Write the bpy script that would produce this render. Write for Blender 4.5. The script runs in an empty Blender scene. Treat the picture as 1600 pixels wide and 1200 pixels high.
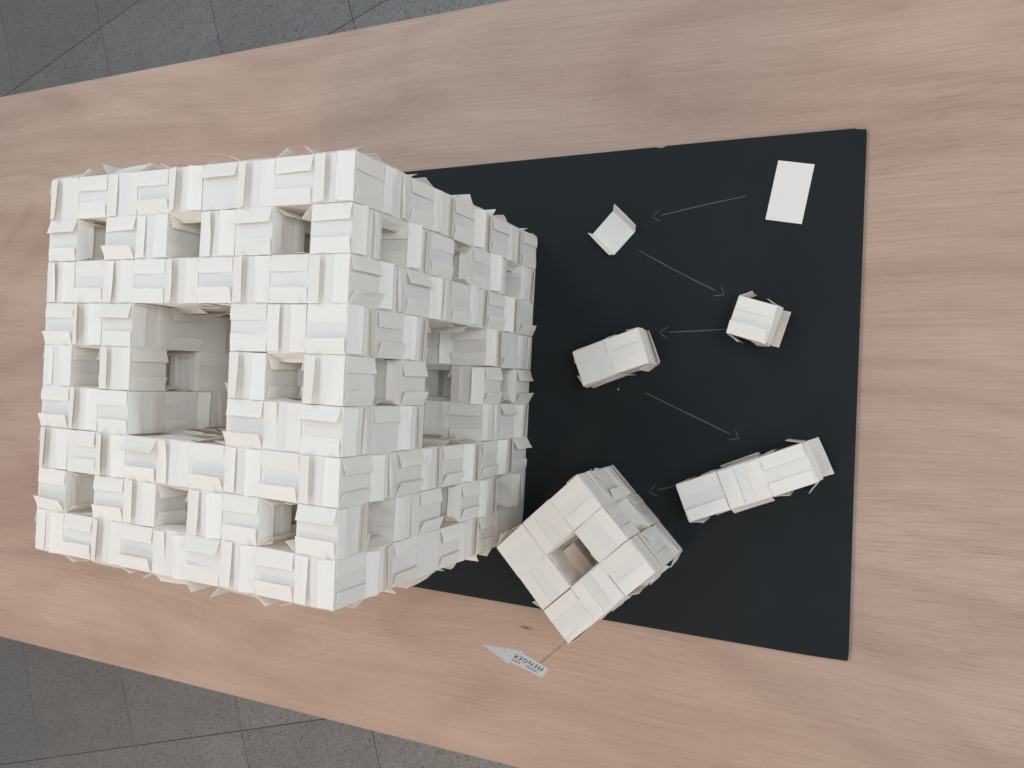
import bpy, bmesh, math, random
from mathutils import Vector, Matrix

scene = bpy.context.scene
COL = scene.collection
S = 0.0525                      # one folded paper cube is 52.5 mm wide; lengths below are in cubes
rng = random.Random(11)
rad = math.radians

# ------------------------------------------------------------------ camera
CAM = Vector((0.18609677, -9.34931769, 21.3538306))
RIGHT = Vector((0.048957463, -0.905544076, -0.421417955))
UP = Vector((0.998785561, 0.046721302, 0.015637229))
BACK = Vector((0.005528995, -0.421671728, 0.906731705))
cam_data = bpy.data.cameras.new('camera')
cam_data.sensor_width = 36.0
cam_data.lens = 1213.337 / 1600 * 36.0
cam_data.clip_start = 0.02
cam_data.clip_end = 100
cam = bpy.data.objects.new('camera', cam_data)
COL.objects.link(cam)
m = Matrix((RIGHT, UP, BACK)).transposed().to_4x4()
m.translation = CAM * S
cam.matrix_world = m
scene.camera = cam

# ------------------------------------------------------------------ room light and added front fill
world = bpy.data.worlds.new('World')
scene.world = world
world.use_nodes = True
bg = world.node_tree.nodes['Background']
bg.inputs[0].default_value = (0.92, 0.95, 1.0, 1)
bg.inputs[1].default_value = 0.37


def area_lamp(name, loc, target, sx, sy, power, color):
    d = bpy.data.lights.new(name, 'AREA')
    d.shape = 'RECTANGLE'
    d.size, d.size_y = sx, sy
    d.energy = power
    d.color = color
    o = bpy.data.objects.new(name, d)
    COL.objects.link(o)
    o.location = loc
    o.rotation_euler = (Vector(target) - Vector(loc)).to_track_quat('-Z', 'Y').to_euler()
    return o


area_lamp('cool_ceiling_lamp', (1.40, 1.05, 1.75), (0.1, 0.3, 0.0), 0.6, 1.5, 13, (0.66, 0.84, 1.0))
area_lamp('warm_ceiling_lamp', (-1.85, 0.85, 1.55), (-0.6, 0.5, 0.0), 0.45, 1.0, 18, (1.0, 0.77, 0.61))
area_lamp('overhead_ceiling_lamp', (0.1, 1.5, 2.3), (0.0, 0.5, 0.0), 1.6, 1.5, 13, (0.74, 0.89, 1.0))
area_lamp('front_high_fill', (0.2, -1.55, 2.35), (0.0, 0.3, 0.3), 1.2, 0.8, 27, (0.80, 0.915, 1.0))  # added fill from high in front, brightens the front face and hole walls
area_lamp('front_low_fill', (0.5, -3.9, 1.15), (0.0, 0.1, 0.3), 2.4, 1.4, 38, (0.80, 0.915, 1.0))  # unseen low fill light, added behind the camera to lift the front face

scene.view_settings.view_transform = 'Standard'
scene.view_settings.look = 'None'
scene.view_settings.exposure = -0.02
scene.view_settings.gamma = 1.0
scene.render.engine = 'CYCLES'
scene.cycles.max_bounces = 12
scene.cycles.diffuse_bounces = 9
scene.cycles.glossy_bounces = 3
scene.cycles.transmission_bounces = 8
scene.cycles.use_denoising = True


# ------------------------------------------------------------------ materials
class NT:
    def __init__(self, name):
        self.mat = bpy.data.materials.new(name)
        self.mat.use_nodes = True
        self.t = self.mat.node_tree
        self.t.nodes.clear()
        self.out = self.n('ShaderNodeOutputMaterial')

    def n(self, kind, **kw):
        node = self.t.nodes.new(kind)
        for k, v in kw.items():
            setattr(node, k, v)
        return node

    def put(self, sock, v):
        if isinstance(v, bpy.types.NodeSocket):
            self.t.links.new(v, sock)
        elif hasattr(sock.default_value, '__len__') and not hasattr(v, '__len__'):
            sock.default_value = [v] * len(sock.default_value)
        elif hasattr(v, '__len__') and len(sock.default_value) == 4 and len(v) == 3:
            sock.default_value = (*v, 1)
        else:
            sock.default_value = v

    def math(self, op, a, b=0.0, c=None, clamp=False):
        q = self.n('ShaderNodeMath', operation=op, use_clamp=clamp)
        self.put(q.inputs[0], a)
        self.put(q.inputs[1], b)
        if c is not None:
            self.put(q.inputs[2], c)
        return q.outputs[0]

    def mix(self, fac, a, b, blend='MIX'):
        q = self.n('ShaderNodeMix', data_type='RGBA', blend_type=blend)
        self.put(q.inputs[0], fac)
        self.put(q.inputs[6], a)
        self.put(q.inputs[7], b)
        return q.outputs[2]

    def ramp(self, v, lo, hi, a=0.0, b=1.0):
        q = self.n('ShaderNodeMapRange', clamp=True)
        for i, x in enumerate((v, lo, hi, a, b)):
            self.put(q.inputs[i], x)
        return q.outputs[0]

    def coord(self, scale=(1, 1, 1), rot=(0, 0, 0), loc=(0, 0, 0), kind='Object'):
        if kind == 'World':
            src = self.n('ShaderNodeNewGeometry').outputs['Position']
        else:
            src = self.n('ShaderNodeTexCoord').outputs[kind]
        mp = self.n('ShaderNodeMapping')
        self.t.links.new(src, mp.inputs[0])
        mp.inputs[1].default_value = loc
        mp.inputs[2].default_value = rot
        mp.inputs[3].default_value = scale
        return mp.outputs[0]

    def noise(self, vec, scale, detail=2.0, rough=0.5, dist=0.0, out=0):
        q = self.n('ShaderNodeTexNoise')
        self.put(q.inputs['Vector'], vec)
        q.inputs['Scale'].default_value = scale
        q.inputs['Detail'].default_value = detail
        q.inputs['Roughness'].default_value = rough
        q.inputs['Distortion'].default_value = dist
        return q.outputs[out]

    def bsdf(self, color, rough=0.6, spec=0.3, bump=None, strength=0.2, dist=0.001):
        q = self.n('ShaderNodeBsdfPrincipled')
        self.put(q.inputs['Base Color'], color)
        self.put(q.inputs['Roughness'], rough)
        self.put(q.inputs['Specular IOR Level'], spec)
        if bump is not None:
            b = self.n('ShaderNodeBump')
            b.inputs['Strength'].default_value = strength
            b.inputs['Distance'].default_value = dist
            self.put(b.inputs['Height'], bump)
            self.t.links.new(b.outputs[0], q.inputs['Normal'])
        return q.outputs[0]

    def done(self, shader):
        self.t.links.new(shader, self.out.inputs[0])
        return self.mat


def paper_material(name, tint):
    k = NT(name)
    v = k.coord(kind='World')
    fib = k.noise(v, 900, 3, 0.6)
    cloud = k.noise(v, 22, 2, 0.5)
    info = k.n('ShaderNodeObjectInfo').outputs['Random']
    base = k.mix(info, tint, tuple(c * f for c, f in zip(tint, (0.96, 0.95, 0.925))))
    base = k.mix(k.ramp(cloud, 0.4, 0.7, 0.0, 0.5), base, tuple(c * 0.975 for c in tint))
    sh = k.bsdf(base, 0.62, 0.25, fib, 0.12, 0.0004)
    tr = k.n('ShaderNodeBsdfTranslucent')
    tr.inputs[0].default_value = (tint[0], tint[1] * 0.94, tint[2] * 0.82, 1)
    mx = k.n('ShaderNodeMixShader')
    mx.inputs[0].default_value = 0.23
    k.t.links.new(sh, mx.inputs[1])
    k.t.links.new(tr.outputs[0], mx.inputs[2])
    return k.done(mx.outputs[0])


PAPER = paper_material('ivory_card_paper', (0.94, 0.90, 0.85))


def wood_material():
    k = NT('okoume_plywood')
    v = k.coord(kind='World')
    sx = k.n('ShaderNodeSeparateXYZ')
    k.t.links.new(v, sx.inputs[0])
    # the grain runs along the table and bends gently
    bend = k.math('MULTIPLY', k.math('SUBTRACT', k.noise(k.coord((1.3, 0.9, 1), kind='World'), 1.6, 1), 0.5), 0.08)
    gx = k.math('ADD', sx.outputs[0], bend)
    cv = k.n('ShaderNodeCombineXYZ')
    k.put(cv.inputs[0], gx)
    k.put(cv.inputs[1], sx.outputs[1])
    g = cv.outputs[0]

    def stretched(sc, loc=(0, 0, 0)):
        mp = k.n('ShaderNodeMapping')
        k.t.links.new(g, mp.inputs[0])
        mp.inputs[1].default_value = loc
        mp.inputs[3].default_value = sc
        return mp.outputs[0]
    broad = k.noise(stretched((5, 0.9, 1)), 1.5, 3, 0.55)
    streak = k.noise(stretched((95, 1.6, 1)), 1.0, 4, 0.62)
    fibre = k.noise(stretched((520, 6.5, 1)), 1.0, 3, 0.75)
    pores = k.noise(stretched((760, 17, 1), (3, 1, 0)), 1.0, 2, 0.5)
    strand = k.noise(stretched((310, 3.2, 1), (2, 7, 0)), 1.0, 3, 0.6)
    pores_where = k.noise(stretched((14, 2.5, 1), (9, 4, 0)), 1.0, 2, 0.5)
    # cathedral figure: contour rings of a stretched height field
    field = k.noise(stretched((2.2, 0.75, 1), (1.7, 0.3, 0)), 1.0, 1.5, 0.4, 0.3)
    ring = k.math('SINE', k.math('MULTIPLY', field, 95.0))
    ring = k.math('MULTIPLY', k.math('ADD', ring, 1.0), 0.5)
    # ribbon shimmer across the grain
    ring = k.math('POWER', ring, 2.2)
    ribbon = k.noise(k.coord((150, 45, 1), rot=(0, 0, 0.5), kind='World'), 1.0, 2, 0.6, 0.5)
    pale = (0.560, 0.392, 0.300)
    mid = (0.425, 0.281, 0.211)
    dark = (0.310, 0.196, 0.143)
    c = k.mix(k.ramp(broad, 0.33, 0.68), pale, mid)
    c = k.mix(k.ramp(k.noise(stretched((3, 0.6, 1), (5, 5, 0)), 1.3, 2), 0.50, 0.70, 0, 0.5), c, (0.46, 0.285, 0.230))
    c = k.mix(k.ramp(streak, 0.50, 0.80, 0, 0.26), c, dark)
    c = k.mix(k.ramp(strand, 0.47, 0.75, 0, 0.30), c, dark)
    c = k.mix(k.math('MULTIPLY', ring, k.ramp(broad, 0.35, 0.6, 0.08, 0.30)), c, dark)
    c = k.mix(k.ramp(fibre, 0.42, 0.72, 0, 0.36), c, dark)
    c = k.mix(k.ramp(fibre, 0.28, 0.42, 0.20, 0), c, (0.60, 0.45, 0.37))
    c = k.mix(k.ramp(ribbon, 0.42, 0.7, 0, 0.10), c, (0.59, 0.445, 0.36))
    near = k.ramp(sx.outputs[1], -0.15, -0.6, 0.0, 0.05)
    pm = k.math('MULTIPLY', k.ramp(k.math('ADD', pores, near), 0.63, 0.72), k.ramp(k.math('ADD', pores_where, near), 0.40, 0.66, 0.05, 0.36))
    c = k.mix(pm, c, (0.13, 0.075, 0.055))
    dots = k.n('ShaderNodeTexVoronoi', feature='F1')
    k.put(dots.inputs['Vector'], k.coord(kind='World'))
    dots.inputs['Scale'].default_value = 17
    dc = k.n('ShaderNodeSeparateColor')
    k.t.links.new(dots.outputs['Color'], dc.inputs[0])
    spot = k.math('MULTIPLY', k.math('LESS_THAN', dc.outputs[0], 0.16), k.ramp(dots.outputs['Distance'], 0.012, 0.03, 0.75, 0.0))
    c = k.mix(spot, c, (0.07, 0.035, 0.025))
    # one small knot beside the little sponge
    dx = k.math('DIVIDE', k.math('SUBTRACT', sx.outputs[0], -7.24 * S), 0.0030)
    dy = k.math('DIVIDE', k.math('SUBTRACT', sx.outputs[1], -0.23 * S), 0.0135)
    r = k.math('SQRT', k.math('ADD', k.math('MULTIPLY', dx, dx), k.math('MULTIPLY', dy, dy)))
    c = k.mix(k.ramp(r, 0.2, 1.25, 0.75, 0.0), c, (0.17, 0.075, 0.05))
    c = k.mix(k.ramp(r, 0.12, 0.4, 0.9, 0.0), c, (0.05, 0.02, 0.015))
    return k.done(k.bsdf(c, 0.55, 0.25, k.math('ADD', fibre, k.math('MULTIPLY', pm, -2.0)), 0.18, 0.0006))


WOOD = wood_material()


def board_material():
    k = NT('matte_black_board')
    v = k.coord(kind='World')
    smudge = k.noise(v, 9, 3, 0.6)
    spk = k.noise(v, 700, 1)
    c = k.mix(k.ramp(smudge, 0.35, 0.7), (0.0108, 0.0135, 0.0148), (0.0150, 0.0175, 0.0185))
    c = k.mix(k.ramp(spk, 0.70, 0.78, 0, 0.5), c, (0.045, 0.048, 0.05))
    return k.done(k.bsdf(c, k.ramp(smudge, 0.3, 0.7, 0.55, 0.68), 0.18, spk, 0.1, 0.0003))


BOARD = board_material()


def floor_material():
    k = NT('grey_terrazzo')
    v = k.coord(kind='World')
    cloud = k.noise(v, 7, 3, 0.6)
    grain = k.noise(v, 190, 4, 0.7)
    info = k.n('ShaderNodeObjectInfo').outputs['Random']
    c = k.mix(k.ramp(cloud, 0.3, 0.7), (0.250, 0.230, 0.209), (0.312, 0.288, 0.264))
    c = k.mix(k.math('MULTIPLY', info, 0.5), c, (0.19, 0.179, 0.167))
    c = k.mix(k.ramp(grain, 0.45, 0.66, 0, 0.75), c, (0.112, 0.107, 0.102))
    c = k.mix(k.ramp(grain, 0.30, 0.46, 0.45, 0), c, (0.30, 0.29, 0.275))

    def chips(scale, size, color, share, seed):
        vor = k.n('ShaderNodeTexVoronoi', feature='F1')
        k.put(vor.inputs['Vector'], k.coord(loc=(seed, seed * 2, 0), kind='World'))
        vor.inputs['Scale'].default_value = scale
        sep = k.n('ShaderNodeSeparateColor')
        k.t.links.new(vor.outputs['Color'], sep.inputs[0])
        pick = k.math('LESS_THAN', sep.outputs[0], share)
        rim = k.ramp(vor.outputs['Distance'], size, size * 1.35, 1, 0)
        return k.math('MULTIPLY', pick, rim), color
    for args in ((95, 0.24, (0.075, 0.074, 0.074), 0.16, 1.0), (150, 0.22, (0.09, 0.088, 0.087), 0.24, 2.3),
                 (80, 0.16, (0.45, 0.44, 0.42), 0.05, 3.1), (130, 0.24, (0.30, 0.29, 0.28), 0.14, 4.7)):
        f, col = chips(*args)
        c = k.mix(k.math('MULTIPLY', f, 0.85), c, col)
    return k.done(k.bsdf(c, k.ramp(cloud, 0.3, 0.7, 0.38, 0.5), 0.4, grain, 0.05, 0.0005))


FLOOR = floor_material()


def plain(name, color, rough=0.7, spec=0.2, var=0.12, scale=60):
    k = NT(name)
    n = k.noise(k.coord(kind='World'), scale, 3, 0.6)
    c = k.mix(k.ramp(n, 0.3, 0.7), tuple(x * (1 - var) for x in color), tuple(x * (1 + var) for x in color))
    return k.done(k.bsdf(c, rough, spec, n, 0.1, 0.0005))


GROUT = plain('dark_grout', (0.13, 0.125, 0.12))
CHALK = plain('grey_pencil_line', (0.105, 0.108, 0.11), 0.8, 0.1, 0.35, 1500)
STICK = plain('pale_toothpick_wood', (0.50, 0.33, 0.20), 0.6, 0.2, 0.15, 400)
FLAG = plain('pale_grey_card', (0.66, 0.63, 0.59), 0.7, 0.2, 0.05, 300)
INK = plain('black_ink', (0.02, 0.02, 0.022), 0.6, 0.2, 0.1, 300)
FAINT = plain('faded_ink', (0.27, 0.275, 0.28), 0.6, 0.2, 0.1, 300)
CRUMB = plain('white_crumb', (0.75, 0.74, 0.71), 0.8, 0.1, 0.05)
LEGM = plain('dark_steel', (0.05, 0.05, 0.055), 0.4, 0.5, 0.1)


# ------------------------------------------------------------------ helpers
def to_mesh(name, bm, mat, smooth=False):
    bmesh.ops.recalc_face_normals(bm, faces=bm.faces)
    me = bpy.data.meshes.new(name)
    bm.to_mesh(me)
    bm.free()
    me.materials.append(mat)
    for p in me.polygons:
        p.use_smooth = smooth
    return me


def link(name, data, parent=None, mat4=None):
    o = bpy.data.objects.new(name, data)
    COL.objects.link(o)
    if parent is not None:
        o.parent = parent
    if mat4 is not None:
        o.matrix_basis = mat4
    return o


def tag(o, label=None, category=None, kind=None):
    if label:
        o['label'] = label
    if category:
        o['category'] = category
    if kind:
        o['kind'] = kind
    return o


def empty(name, loc, rz=0.0):
    o = link(name, None)
    o.empty_display_size = 0.02
    o.location = Vector(loc) * S
    o.rotation_euler = (0, 0, rz)
    return o


def box(bm, lo, hi):
    vs = [bm.verts.new((x * S, y * S, z * S)) for z in (lo[2], hi[2]) for x, y in
          ((lo[0], lo[1]), (hi[0], lo[1]), (hi[0], hi[1]), (lo[0], hi[1]))]
    for f in ((3, 2, 1, 0), (4, 5, 6, 7), (0, 1, 5, 4), (1, 2, 6, 5), (2, 3, 7, 6), (3, 0, 4, 7)):
        bm.faces.new([vs[i] for i in f])


def prism(bm, pts, z0, z1, xf=None):
    """A flat sheet with thickness: outline pts in cubes between two heights."""
    xf = xf or (lambda x, y, z: Vector((x, y, z)))
    a = [bm.verts.new(xf(x, y, z0) * S) for x, y in pts]
    b = [bm.verts.new(xf(x, y, z1) * S) for x, y in pts]
    bm.faces.new(list(reversed(a)))
    bm.faces.new(b)
    n = len(pts)
    for i in range(n):
        bm.faces.new((a[i], a[(i + 1) % n], b[(i + 1) % n], b[i]))


# ------------------------------------------------------------------ floor
FZ = -14.1
bm = bmesh.new()
box(bm, (-160, -120, FZ - 1.0), (160, 220, FZ - 0.06))
floor = tag(link('floor', to_mesh('floor', bm, GROUT)), kind='structure')
NV, UV = Vector((0.945, 0.327, 0)), Vector((0.327, -0.945, 0))
TN, TU, N0, U0 = 9.32, 9.46, -12.52, -29.5
ANG = math.atan2(NV.y, NV.x)
bm = bmesh.new()
g = 0.022
h = 0.03
prism(bm, [(g, g), (TN - g, g), (TN - g, TU - g), (g, TU - g)], -0.3, -h)
bmesh.ops.bevel(bm, geom=[e for e in bm.edges if e.verts[0].co.z > -0.1 * S and e.verts[1].co.z > -0.1 * S],
                offset=0.012 * S, segments=1, affect='EDGES')
tile_me = to_mesh('floor_tile', bm, FLOOR)
for a in range(-4, 8):
    for b in range(-5, 9):
        nn, uu = N0 + a * TN, U0 + b * TU
        c = NV * (nn + TN / 2) + UV * (uu + TU / 2)
        if not (-42 < c.x < 40 and -24 < c.y < 74):
            continue
        o = NV * nn + UV * (uu + TU)
        mt = Matrix.Translation(Vector((o.x * S, o.y * S, (FZ + h + rng.uniform(-0.006, 0.006)) * S))) @ Matrix.Rotation(ANG, 4, 'Z')
        link('floor_tile', tile_me, floor, mt)

# ------------------------------------------------------------------ table
TZ = -0.1
table = tag(empty('table', (0, 6, FZ)), 'long pinkish plywood table with bare edges under the black board and the paper models', 'table')
TI = Matrix.Translation(-table.location)
bm = bmesh.new()
prism(bm, [(-11.14, -13.6), (12.02, -13.6), (11.34, 50), (-12.72, 50)], TZ - 0.34, TZ)
bmesh.ops.bevel(bm, geom=[e for e in bm.edges if abs(e.verts[0].co.z - TZ * S) < 1e-6 and abs(e.verts[1].co.z - TZ * S) < 1e-6],
                offset=0.02 * S, segments=1, affect='EDGES')
link('tabletop', to_mesh('tabletop', bm, WOOD), table, TI)
bm = bmesh.new()
box(bm, (-0.45, -0.45, 0.04), (0.45, 0.45, -FZ + TZ - 0.345))
leg_me = to_mesh('leg', bm, LEGM)
for lx, ly in ((-8, -6), (8, -6), (-8, 44), (8, 44)):
    link('leg', leg_me, table, TI @ Matrix.Translation(Vector((lx, ly, FZ)) * S))

# ------------------------------------------------------------------ black board with its pencil arrows
board = tag(empty('black_board', (0, 0, TZ)), 'large matte black foam board lying on the plywood table under the paper models', 'board')
BI = Matrix.Translation(-board.location)
outline = [(6.965, -8.60), (6.90, -8.80), (6.93, -8.875), (6.80, -8.90), (3.0, -8.955), (-2.0, -9.02), (-6.25, -9.10), (-6.47, -9.08),
           (-6.50, -8.2), (-6.56, -1.2), (-6.62, 6.0), (-6.66, 9.95), (6.68, 9.98), (6.78, 4.6),
           (6.90, -3.35), (6.905, -3.52), (6.85, -3.60), (6.885, -3.63), (6.84, -3.69), (6.92, -3.80), (6.94, -6.0)]
bm = bmesh.new()
prism(bm, outline, TZ + 0.002, 0.0)
bmesh.ops.bevel(bm, geom=[e for e in bm.edges if abs(e.verts[0].co.z) < 1e-7 and abs(e.verts[1].co.z) < 1e-7],
                offset=0.018 * S, segments=2, affect='EDGES')
link('board_sheet', to_mesh('board_sheet', bm, BOARD), board, BI)


def stroke(bm, a, b, w, z):
    a, b = Vector(a), Vector(b)
    d = b - a
    n = max(2, int(d.length / 0.35))
    side = Vector((-d.y, d.x)).normalized()
    wob = rng.uniform(-0.02, 0.02)
    prev = None
    for i in range(n + 1):
        t = i / n
        p = a + d * t + side * (wob * math.sin(t * 3.14) + rng.uniform(-0.004, 0.004))
        ww = w * rng.uniform(0.75, 1.2) * (0.7 if i in (0, n) else 1)
        cur = [bm.verts.new((q.x * S, q.y * S, z * S)) for q in (p - side * ww / 2, p + side * ww / 2)]
        if prev:
            bm.faces.new((prev[0], prev[1], cur[1], cur[0]))
        prev = cur


for tail, tip in (((5.39, -6.04), (4.94, -3.52)), ((4.02, -3.14), (2.75, -5.58)), ((1.82, -5.70), (1.70, -3.88)),
                  ((0.0, -3.57), (-1.08, -6.17)), ((-2.48, -4.62), (-2.75, -3.80))):
    bm = bmesh.new()
    tail, tip = Vector(tail), Vector(tip)
    d = (tip - tail).normalized()
    s = Vector((-d.y, d.x))
    stroke(bm, tail, tip - d * 0.24, 0.027, 0.003)
    stroke(bm, tip, tip - d * 0.20 + s * 0.17, 0.022, 0.0035)
    stroke(bm, tip, tip - d * 0.24 - s * 0.15, 0.022, 0.004)
    link('drawn_arrow', to_mesh('drawn_arrow', bm, CHALK), board, BI)

# ------------------------------------------------------------------ folded paper cubes
HALF = 0.4965


def cube_mesh(r):
    """Six card squares, each bulging a little, with slightly uneven corners."""
    bm = bmesh.new()
    n = 2
    verts = {}
    j = {}
    for x in range(n + 1):
        for y in range(n + 1):
            for z in range(n + 1):
                p = Vector((x, y, z)) - Vector((1, 1, 1))
                if max(abs(p.x), abs(p.y), abs(p.z)) < 1:
                    continue
                mids = sum(1 for q in p if q == 0)
                v = p * HALF
                if mids == 2:
                    v += p * r.uniform(-0.022, 0.008)
                else:
                    v += Vector([r.uniform(-0.006, 0.004) * q for q in p])
                verts[(x, y, z)] = bm.verts.new(v * S)
    for ax in range(3):
        for side in (0, n):
            for a in range(n):
                for b in range(n):
                    ks = []
                    for da, db in ((0, 0), (1, 0), (1, 1), (0, 1)):
                        k3 = [0, 0, 0]
                        k3[ax] = side
                        k3[(ax + 1) % 3] = a + da
                        k3[(ax + 2) % 3] = b + db
                        ks.append(verts[tuple(k3)])
                    bm.faces.new(ks)
    return bm


def flap_mesh(r, angle, length, twist, curl, width=0.475, trim=0.0):
    """A card end folded over a cube edge: hinge on local x, rising off the face by angle."""
    bm = bmesh.new()
    th = 0.009
    rows = 3
    grid = []
    for i in range(rows + 1):
        t = i / rows
        row = []
        for sx in (-1, 0, 1):
            a = angle + twist * sx + curl * t
            y = length * t * math.cos(a)
            z = length * t * math.sin(a)
            x = sx * (width - trim * t)
            if i == 0:
                z += 0.0
            z += r.uniform(-0.012, 0.016) * t * min(1, angle / 0.2)
            y += r.uniform(-0.008, 0.008) * t
            row.append(((x, y, z), (x, y - th * math.sin(a), z + th * math.cos(a))))
        grid.append(row)
    lo = [[bm.verts.new(Vector(c[0]) * S) for c in row] for row in grid]
    hi = [[bm.verts.new(Vector(c[1]) * S) for c in row] for row in grid]
    for i in range(rows):
        for k in range(2):
            bm.faces.new((hi[i][k], hi[i][k + 1], hi[i + 1][k + 1], hi[i + 1][k]))
            bm.faces.new((lo[i][k], lo[i + 1][k], lo[i + 1][k + 1], lo[i][k + 1]))
        for k in (0, 2):
            bm.faces.new((lo[i][k], hi[i][k], hi[i + 1][k], lo[i + 1][k]))
    for k in range(2):
        bm.faces.new((lo[rows][k], hi[rows][k], hi[rows][k + 1], lo[rows][k + 1]))
        bm.faces.new((lo[0][k], lo[0][k + 1], hi[0][k + 1], hi[0][k]))
    return bm


CUBES = [to_mesh('paper_cube', cube_mesh(rng), PAPER) for _ in range(10)]
_flaps = {}


def flap(deg):
    """A shared flap mesh of about this rise, one of several variants."""
    step = max(1, round(deg / 2.5))
    var = rng.randrange(4)
    key = (step, var)
    if key not in _flaps:
        a = rad(step * 2.5 - 1.2)
        bm = flap_mesh(rng, a, rng.uniform(0.315, 0.365), rad(rng.gauss(0, 2.2)) * min(1, step / 5),
                       rad(rng.uniform(-14, 12)) * min(1, step / 5), 0.48, rng.uniform(-0.004, 0.012))
        _flaps[key] = to_mesh('card_flap', bm, PAPER, False)
    return _flaps[key]


AX = [Vector((1, 0, 0)), Vector((0, 1, 0)), Vector((0, 0, 1))]


def hinge_axis(face_axis, parity):
    return {2: (1, 0), 1: (0, 2), 0: (2, 1)}[face_axis][parity]


def flap_matrix(face_axis, sgn, hax, hs, shift=0.0):
    nrm = AX[face_axis] * sgn
    t = AX[hax] * -hs                       # from the hinge towards the middle of the face
    x = t.cross(nrm)
    pos = nrm * (HALF + 0.002) + AX[hax] * hs * (HALF - 0.002) + x * shift
    mt = Matrix((x, t, nrm)).transposed().to_4x4()
    mt.translation = pos * S
    return mt


def jitter(p, amt=0.003, turn=0.35):
    e = [rad(rng.gauss(0, turn)) for _ in range(3)]
    mt = Matrix.Rotation(e[2], 4, 'Z') @ Matrix.Rotation(e[1], 4, 'Y') @ Matrix.Rotation(e[0], 4, 'X')
    mt.translation = (Vector(p) + Vector([rng.uniform(-amt, amt) for _ in range(3)])) * S
    return mt


# ------------------------------------------------------------------ the big sponge
def solid(i, j, k, level):
    for _ in range(level):
        if (i % 3 == 1) + (j % 3 == 1) + (k % 3 == 1) >= 2:
            return False
        i, j, k = i // 3, j // 3, k // 3
    return True


N = 9
FULL = {(i, j, k) for i in range(N) for j in range(N) for k in range(N) if solid(i, j, k, 2)}
ORG = Vector((-4.0, 0.5, 0.5))               # centre of the cube (0, 0, 0)


def centre(c):
    return ORG + Vector(c)


def seen(p, own):
    """Can the camera see this point past the other cubes?"""
    d = CAM - p
    steps = int(min(d.length, 14) / 0.12)
    d = d.normalized() * 0.12
    q = p + d
    for _ in range(steps):
        c = (math.floor(q.x + 4.5), math.floor(q.y), math.floor(q.z))
        if c in FULL and c != own:
            return False
        if not (-5 < q.x < 5 and -1 < q.y < 10 and q.z < 9.5):
            return True
        q = q + d
    return True


faces = []                                   # (score, cube, face axis, sign)
cube_score = {c: 0.0 for c in FULL}
for c in FULL:
    for ax in range(3):
        for sg in (-1, 1):
            nb = list(c)
            nb[ax] += sg
            if tuple(nb) in FULL or nb[2] < 0:
                continue
            n = AX[ax] * sg
            mid = centre(c) + n * 0.5
            v = CAM - mid
            facing = n.dot(v.normalized())
            score = 0.0
            if facing > 0:
                u, w = AX[(ax + 1) % 3], AX[(ax + 2) % 3]
                hits = sum(seen(mid + n * 0.03 + u * a + w * b, c) for a in (-0.4, 0, 0.4) for b in (-0.4, 0, 0.4))
                score = facing * hits / 9 * 100 / v.length_squared * 4
            elif ax == 0 and (c[0] in (0, 8)) and (c[1] == 0 or c[2] == 8):
                score = 0.10                 # flaps that stick out past the outline
            elif ax == 1 and c[1] == 8 and c[2] == 8:
                score = 0.05
            faces.append((score, c, ax, sg))
            cube_score[c] += score

sponge = tag(empty('paper_sponge', (0, 4.5, 0)),
             'big white cube of many folded cards with square holes, the largest model on the table', 'paper model')
SI = Matrix.Translation(-sponge.location)
shown = sorted((c for c in FULL if cube_score[c] > 0.02), key=lambda c: -cube_score[c])[:300]
cube_mats = {c: jitter(centre(c)) for c in sorted(FULL)}
cube_objs = {}
for c in shown:
    cube_objs[c] = link('paper_cube', CUBES[rng.randrange(len(CUBES))], sponge, SI @ cube_mats[c])


def join(name, items, parent, base):
    """Many small meshes joined into one part."""
    vs, fs = [], []
    for me, mt in items:
        o = len(vs)
        vs.extend((mt @ v.co)[:] for v in me.vertices)
        fs.extend([tuple(i + o for i in p.vertices) for p in me.polygons])
    me = bpy.data.meshes.new(name)
    me.from_pydata(vs, [], fs)
    me.materials.append(PAPER)
    return tag(link(name, me, parent, base), kind='stuff')


join('paper_cubes', [(CUBES[rng.randrange(len(CUBES))], cube_mats[c]) for c in sorted(FULL) if c not in cube_objs], sponge, SI)


def sponge_rise(ax, sg, c, hs, hax):
    top = ax == 2 and c[2] == 8
    deg = rng.gauss(14, 5) if not top else rng.gauss(12, 4)
    if ax == 0 and c[0] in (0, 8):
        deg = rng.gauss(29, 8)
    if ax == 1 and hax == 2 and hs > 0:
        deg += 5
    return min(52, max(4, deg))


flap_list = []
for score, c, ax, sg in sorted(faces, key=lambda f: (-f[0], f[1], f[2], f[3])):
    par = (8 - c[0] + c[1] + (8 - c[2])) % 2
    hax = hinge_axis(ax, par)
    for hs in (-1, 1):
        if rng.random() < 0.02:
            continue
        flap_list.append((flap(sponge_rise(ax, sg, c, hs, hax)), flap_matrix(ax, sg, hax, hs, rng.gauss(0, 0.012)), c))
own, rest = 0, []
for me, mt, c in flap_list:
    if own < 300 and c in cube_objs:
        link('card_flap', me, cube_objs[c], mt)
        own += 1
    else:
        rest.append((me, cube_mats[c] @ mt))
join('card_flaps', rest, sponge, SI)


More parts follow.
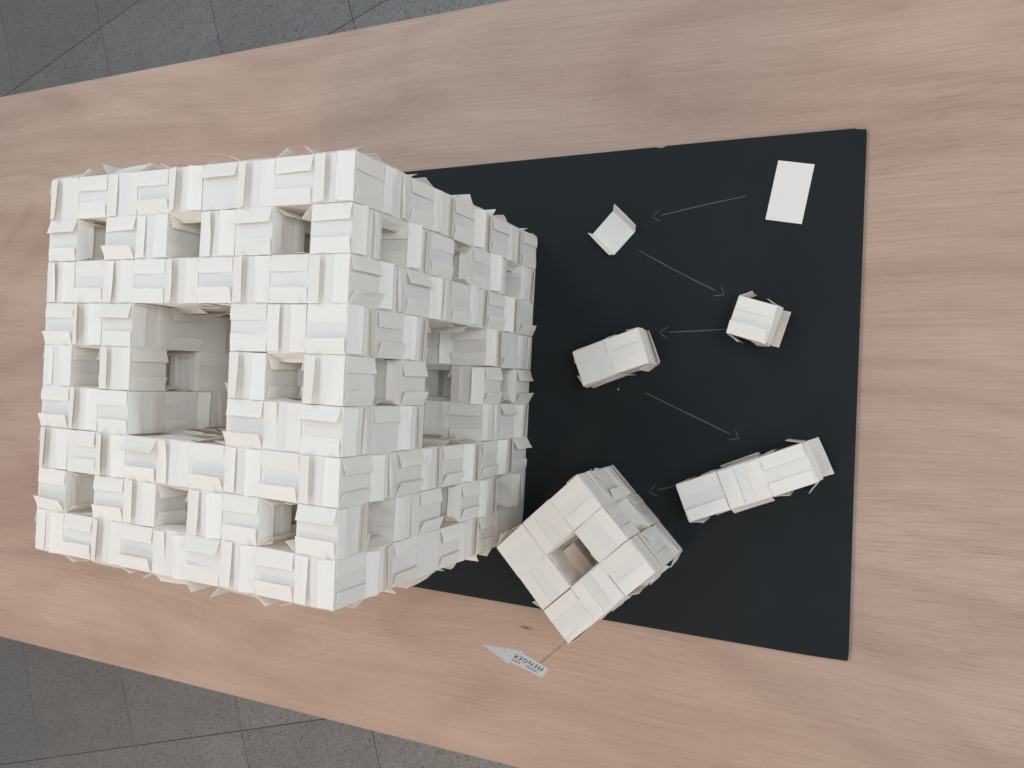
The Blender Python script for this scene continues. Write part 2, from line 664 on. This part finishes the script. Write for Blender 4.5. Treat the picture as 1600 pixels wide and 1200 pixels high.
# ------------------------------------------------------------------ the small models
def build_model(root, cells, parity, rise, spread=(1, 1, 1), missing=0.0, special=None):
    """cells: grid positions round the root's base; returns the paper_cube parts."""
    cs = set(cells)
    for c in cells:
        p = Vector((c[0] * spread[0], c[1] * spread[1], (c[2] + 0.5) * spread[2]))
        single = len(cells) == 1
        if single:
            o = root
        else:
            mt = jitter(p, 0.006, 0.6) @ Matrix.Diagonal((*[max(1.0, q * 0.995) for q in spread], 1))
            o = link('paper_cube', CUBES[rng.randrange(len(CUBES))], root, mt)
        for ax in range(3):
            for sg in (-1, 1):
                nb = list(c)
                nb[ax] += sg
                if tuple(nb) in cs or (ax == 2 and sg < 0 and c[2] == 0):
                    continue
                hax = hinge_axis(ax, parity(c))
                for hs in (-1, 1):
                    deg = rise(c, ax, sg, hax, hs)
                    if deg is None or rng.random() < missing:
                        continue
                    f = link('card_flap', flap(deg), o, flap_matrix(ax, sg, hax, hs, rng.gauss(0, 0.015)))


def side_rise(c, ax, sg, hax, hs):
    if ax == 2:
        return max(3, rng.gauss(6, 2.5))
    return min(34, max(5, rng.gauss(14, 8)))


# single cube
bm = cube_mesh(rng)
one = link('paper_cube', to_mesh('paper_cube', bm, PAPER))
one.location = Vector((2.005, -6.49, 0.5)) * S
one.rotation_euler = (0, 0, rad(-15.4))
tag(one, 'single small white cube of folded cards with a flap open at its near foot', 'paper cube')


def one_rise(c, ax, sg, hax, hs):
    if ax == 2:
        return 9 if hs > 0 else 7
    if ax == 1 and sg < 0:
        return 46 if hs < 0 else 7
    if ax == 1:
        return 5
    return 14 if hs < 0 else 34 if sg > 0 else 18


build_model(one, [(0, 0, 0)], lambda c: 1, one_rise)

# two cubes joined
duo = tag(empty('paper_cube_pair', (0.93, -2.79, 0), math.atan2(1.79, -0.71) - math.pi / 2),
          'two folded white paper cubes joined end to end in a short block', 'paper block')


def duo_rise(c, ax, sg, hax, hs):
    if ax == 2:
        if c[1] > 0:
            return 3 if hs > 0 else None
        return 5
    return side_rise(c, ax, sg, hax, hs) * (0.75 if sg < 0 else 0.6)


build_model(duo, [(0, -0.5, 0), (0, 0.5, 0)], lambda c: 0 if c[1] > 0 else 1, duo_rise, (1, 0.97, 1))

# three cubes in a row
trio = tag(empty('paper_cube_row', (-2.16, -6.50, 0), math.atan2(3.11, -1.375) - math.pi / 2),
           'row of three joined white paper cubes with ragged open flaps', 'paper block')


def trio_rise(c, ax, sg, hax, hs):
    if ax == 2:
        return rng.choice((5, 8, 11)) if c[1] != 0 else (10 if hs < 0 else 6)
    if ax == 1 and sg < 0:
        return 62 if hs < 0 else 14
    return side_rise(c, ax, sg, hax, hs) + 1


build_model(trio, [(0, -1, 0), (0, 0, 0), (0, 1, 0)], lambda c: 0 if c[1] == 0 else 1, trio_rise, (1.03, 1.12, 1.02))

# the small sponge
mini = tag(empty('small_paper_sponge', (-4.235, -2.72, 0), rad(44.6)),
           'smaller white paper cube sponge with one square hole per face, standing turned cornerwise', 'paper model')


def mini_rise(c, ax, sg, hax, hs):
    if ax == 2 and c[2] == 2:
        return rng.choice((2, 2, 2, 2, 3, 5))
    if ax == 2:
        return 8
    return min(26, max(5, rng.gauss(12, 5)))


build_model(mini, [(i - 1, j - 1, k) for i in range(3) for j in range(3) for k in range(3) if solid(i, j, k, 1)],
            lambda c: int(c[0] + c[1] + c[2] + 1) % 2, mini_rise, missing=0.06)

# ------------------------------------------------------------------ flat card and half folded card
bm = bmesh.new()
prism(bm, [(6.28, -6.81), (6.11, -7.71), (4.58, -7.47), (4.74, -6.56)], 0.006, 0.016)
cc = Vector((5.43, -7.14, 0)) * S
bmesh.ops.translate(bm, verts=bm.verts, vec=-cc)
card = link('flat_card', to_mesh('flat_card', bm, PAPER))
card.location = cc
tag(card, 'flat unfolded blank white card lying on the black board', 'card')

fold = empty('folded_card', (4.53, -2.40, 0.004), rad(-42))
tag(fold, 'white card with two ends folded up into a shallow tray on the black board', 'card')
bm = bmesh.new()
w, hh = 0.43, 0.46
prism(bm, [(-w, -hh), (w, -hh), (w, hh), (-w, hh)], 0.004, 0.014)
link('card_base', to_mesh('card_base', bm, PAPER), fold)
for hs, deg in ((1, 64), (-1, 85)):
    bm = flap_mesh(rng, rad(180 - deg), 0.33, rad(2), rad(4), hh)
    mt = Matrix(((0, -1 * hs, 0), (hs, 0, 0), (0, 0, 1))).to_4x4()
    mt.translation = Vector((hs * w, 0, 0.006)) * S
    link('card_flap', to_mesh('card_flap', bm, PAPER), fold, mt)

# ------------------------------------------------------------------ the arrow flag on its toothpick
pole = Vector((-6.355, -2.62))
flagpole = tag(empty('arrow_flag', (pole.x, pole.y, 0)),
               'small grey arrow shaped paper sign reading MENGER on a thin stick', 'sign')
FI = Matrix.Translation(-flagpole.location)
bm = bmesh.new()
top = Vector((-6.374, -2.622, 4.80))
foot = Vector((-6.355, -2.615, 2.2))
d = (top - foot).normalized()
sx = d.orthogonal().normalized()
sy = d.cross(sx)
rings = []
for t, r in ((0, 0.012), (0.15, 0.022), (0.5, 0.023), (0.93, 0.022), (1, 0.008)):
    rings.append([bm.verts.new((foot.lerp(top, t) + (sx * math.cos(q * 1.0472) + sy * math.sin(q * 1.0472)) * r) * S) for q in range(6)])
for a, b in zip(rings, rings[1:]):
    for q in range(6):
        bm.faces.new((a[q], a[(q + 1) % 6], b[(q + 1) % 6], b[q]))
bm.faces.new(list(reversed(rings[0])))
bm.faces.new(rings[-1])
link('stick', to_mesh('stick', bm, STICK, True), flagpole, FI)
B1 = Vector((-6.4446, -2.8842, 4.70))
DV = Vector((0.2957, 0.9553, 0)).normalized()
VV = Vector((-0.36985, 0.11447, 0.92201)).normalized()
NN = DV.cross(VV).normalized()


def on_flag(x, y, z):
    bow = 0.03 * math.sin(x * 2.0)
    return B1 + DV * x + VV * y + NN * (z + 0.03 + bow)


bm = bmesh.new()
lower = [(0.0, 0.0), (0.24, 0.0), (0.48, 0.0), (0.705, 0.0), (0.73, -0.055), (1.0, 0.062), (1.3, 0.19)]
upper = [(0.0, 0.305), (0.24, 0.33), (0.48, 0.355), (0.785, 0.385), (0.85, 0.46), (1.06, 0.42), (1.35, 0.36)]
for z, flip in ((0.0, False), (0.008, True)):
    lo = [bm.verts.new(on_flag(x, y, z) * S) for x, y in lower]
    up = [bm.verts.new(on_flag(x, y, z) * S) for x, y in upper]
    tipv = bm.verts.new(on_flag(1.61, 0.32, z) * S)
    for i in range(len(lo) - 1):
        bm.faces.new((lo[i], lo[i + 1], up[i + 1], up[i]))
    bm.faces.new((lo[-1], tipv, up[-1]))
    loop = lo + [tipv] + list(reversed(up))
    if not flip:
        first = loop
    else:
        for i in range(len(loop)):
            j = (i + 1) % len(loop)
            bm.faces.new((first[i], first[j], loop[j], loop[i]))
sheet = link('flag_sheet', to_mesh('flag_sheet', bm, FLAG), flagpole, FI)


def lettering(body, x0, y0, x1, height, mat, bold=0.0):
    cu = bpy.data.curves.new('lettering', 'FONT')
    cu.body = body
    cu.size = 1.0
    cu.offset = bold
    cu.space_character = 1.25
    tmp = bpy.data.objects.new('lettering_source', cu)
    COL.objects.link(tmp)
    me = bpy.data.meshes.new_from_object(tmp.evaluated_get(bpy.context.evaluated_depsgraph_get()))
    bpy.data.objects.remove(tmp)
    xs = [v.co.x for v in me.vertices]
    ys = [v.co.y for v in me.vertices]
    slope = 0.1
    for v in me.vertices:
        x = x0 + (v.co.x - min(xs)) / (max(xs) - min(xs)) * (x1 - x0)
        y = y0 + (v.co.y - min(ys)) / (max(ys) - min(ys)) * height + slope * (x - x0)
        v.co = on_flag(x, y, 0.0115) * S
    me.materials.clear()
    me.materials.append(mat)
    link('lettering', me, sheet)


lettering('MENGER', 0.10, 0.05, 0.83, 0.125, INK)
lettering('S', 0.155, 0.215, 0.195, 0.062, FAINT)
lettering('PONS', 0.215, 0.221, 0.46, 0.062, INK, 0.008)
lettering('VAN', 0.60, 0.262, 0.80, 0.062, INK, 0.008)

# ------------------------------------------------------------------ two paper crumbs on the board
for (x, y, z, s, lab) in ((0.06, -2.77, 0, 0.022, 'tiny white paper crumb on the black board beside the two cube block'),
                          (-6.12, -2.95, 0, 0.02, 'tiny white paper crumb near the board edge beside the smaller sponge')):
    bm = bmesh.new()
    bmesh.ops.create_icosphere(bm, subdivisions=1, radius=s * S)
    for v in bm.verts:
        v.co *= rng.uniform(0.6, 1.25)
        v.co.z *= 0.6
    o = link('paper_crumb', to_mesh('paper_crumb', bm, CRUMB))
    o.location = Vector((x, y, s * 0.5)) * S
    tag(o, lab, 'crumb')
    o['group'] = 'paper crumbs on the black board'
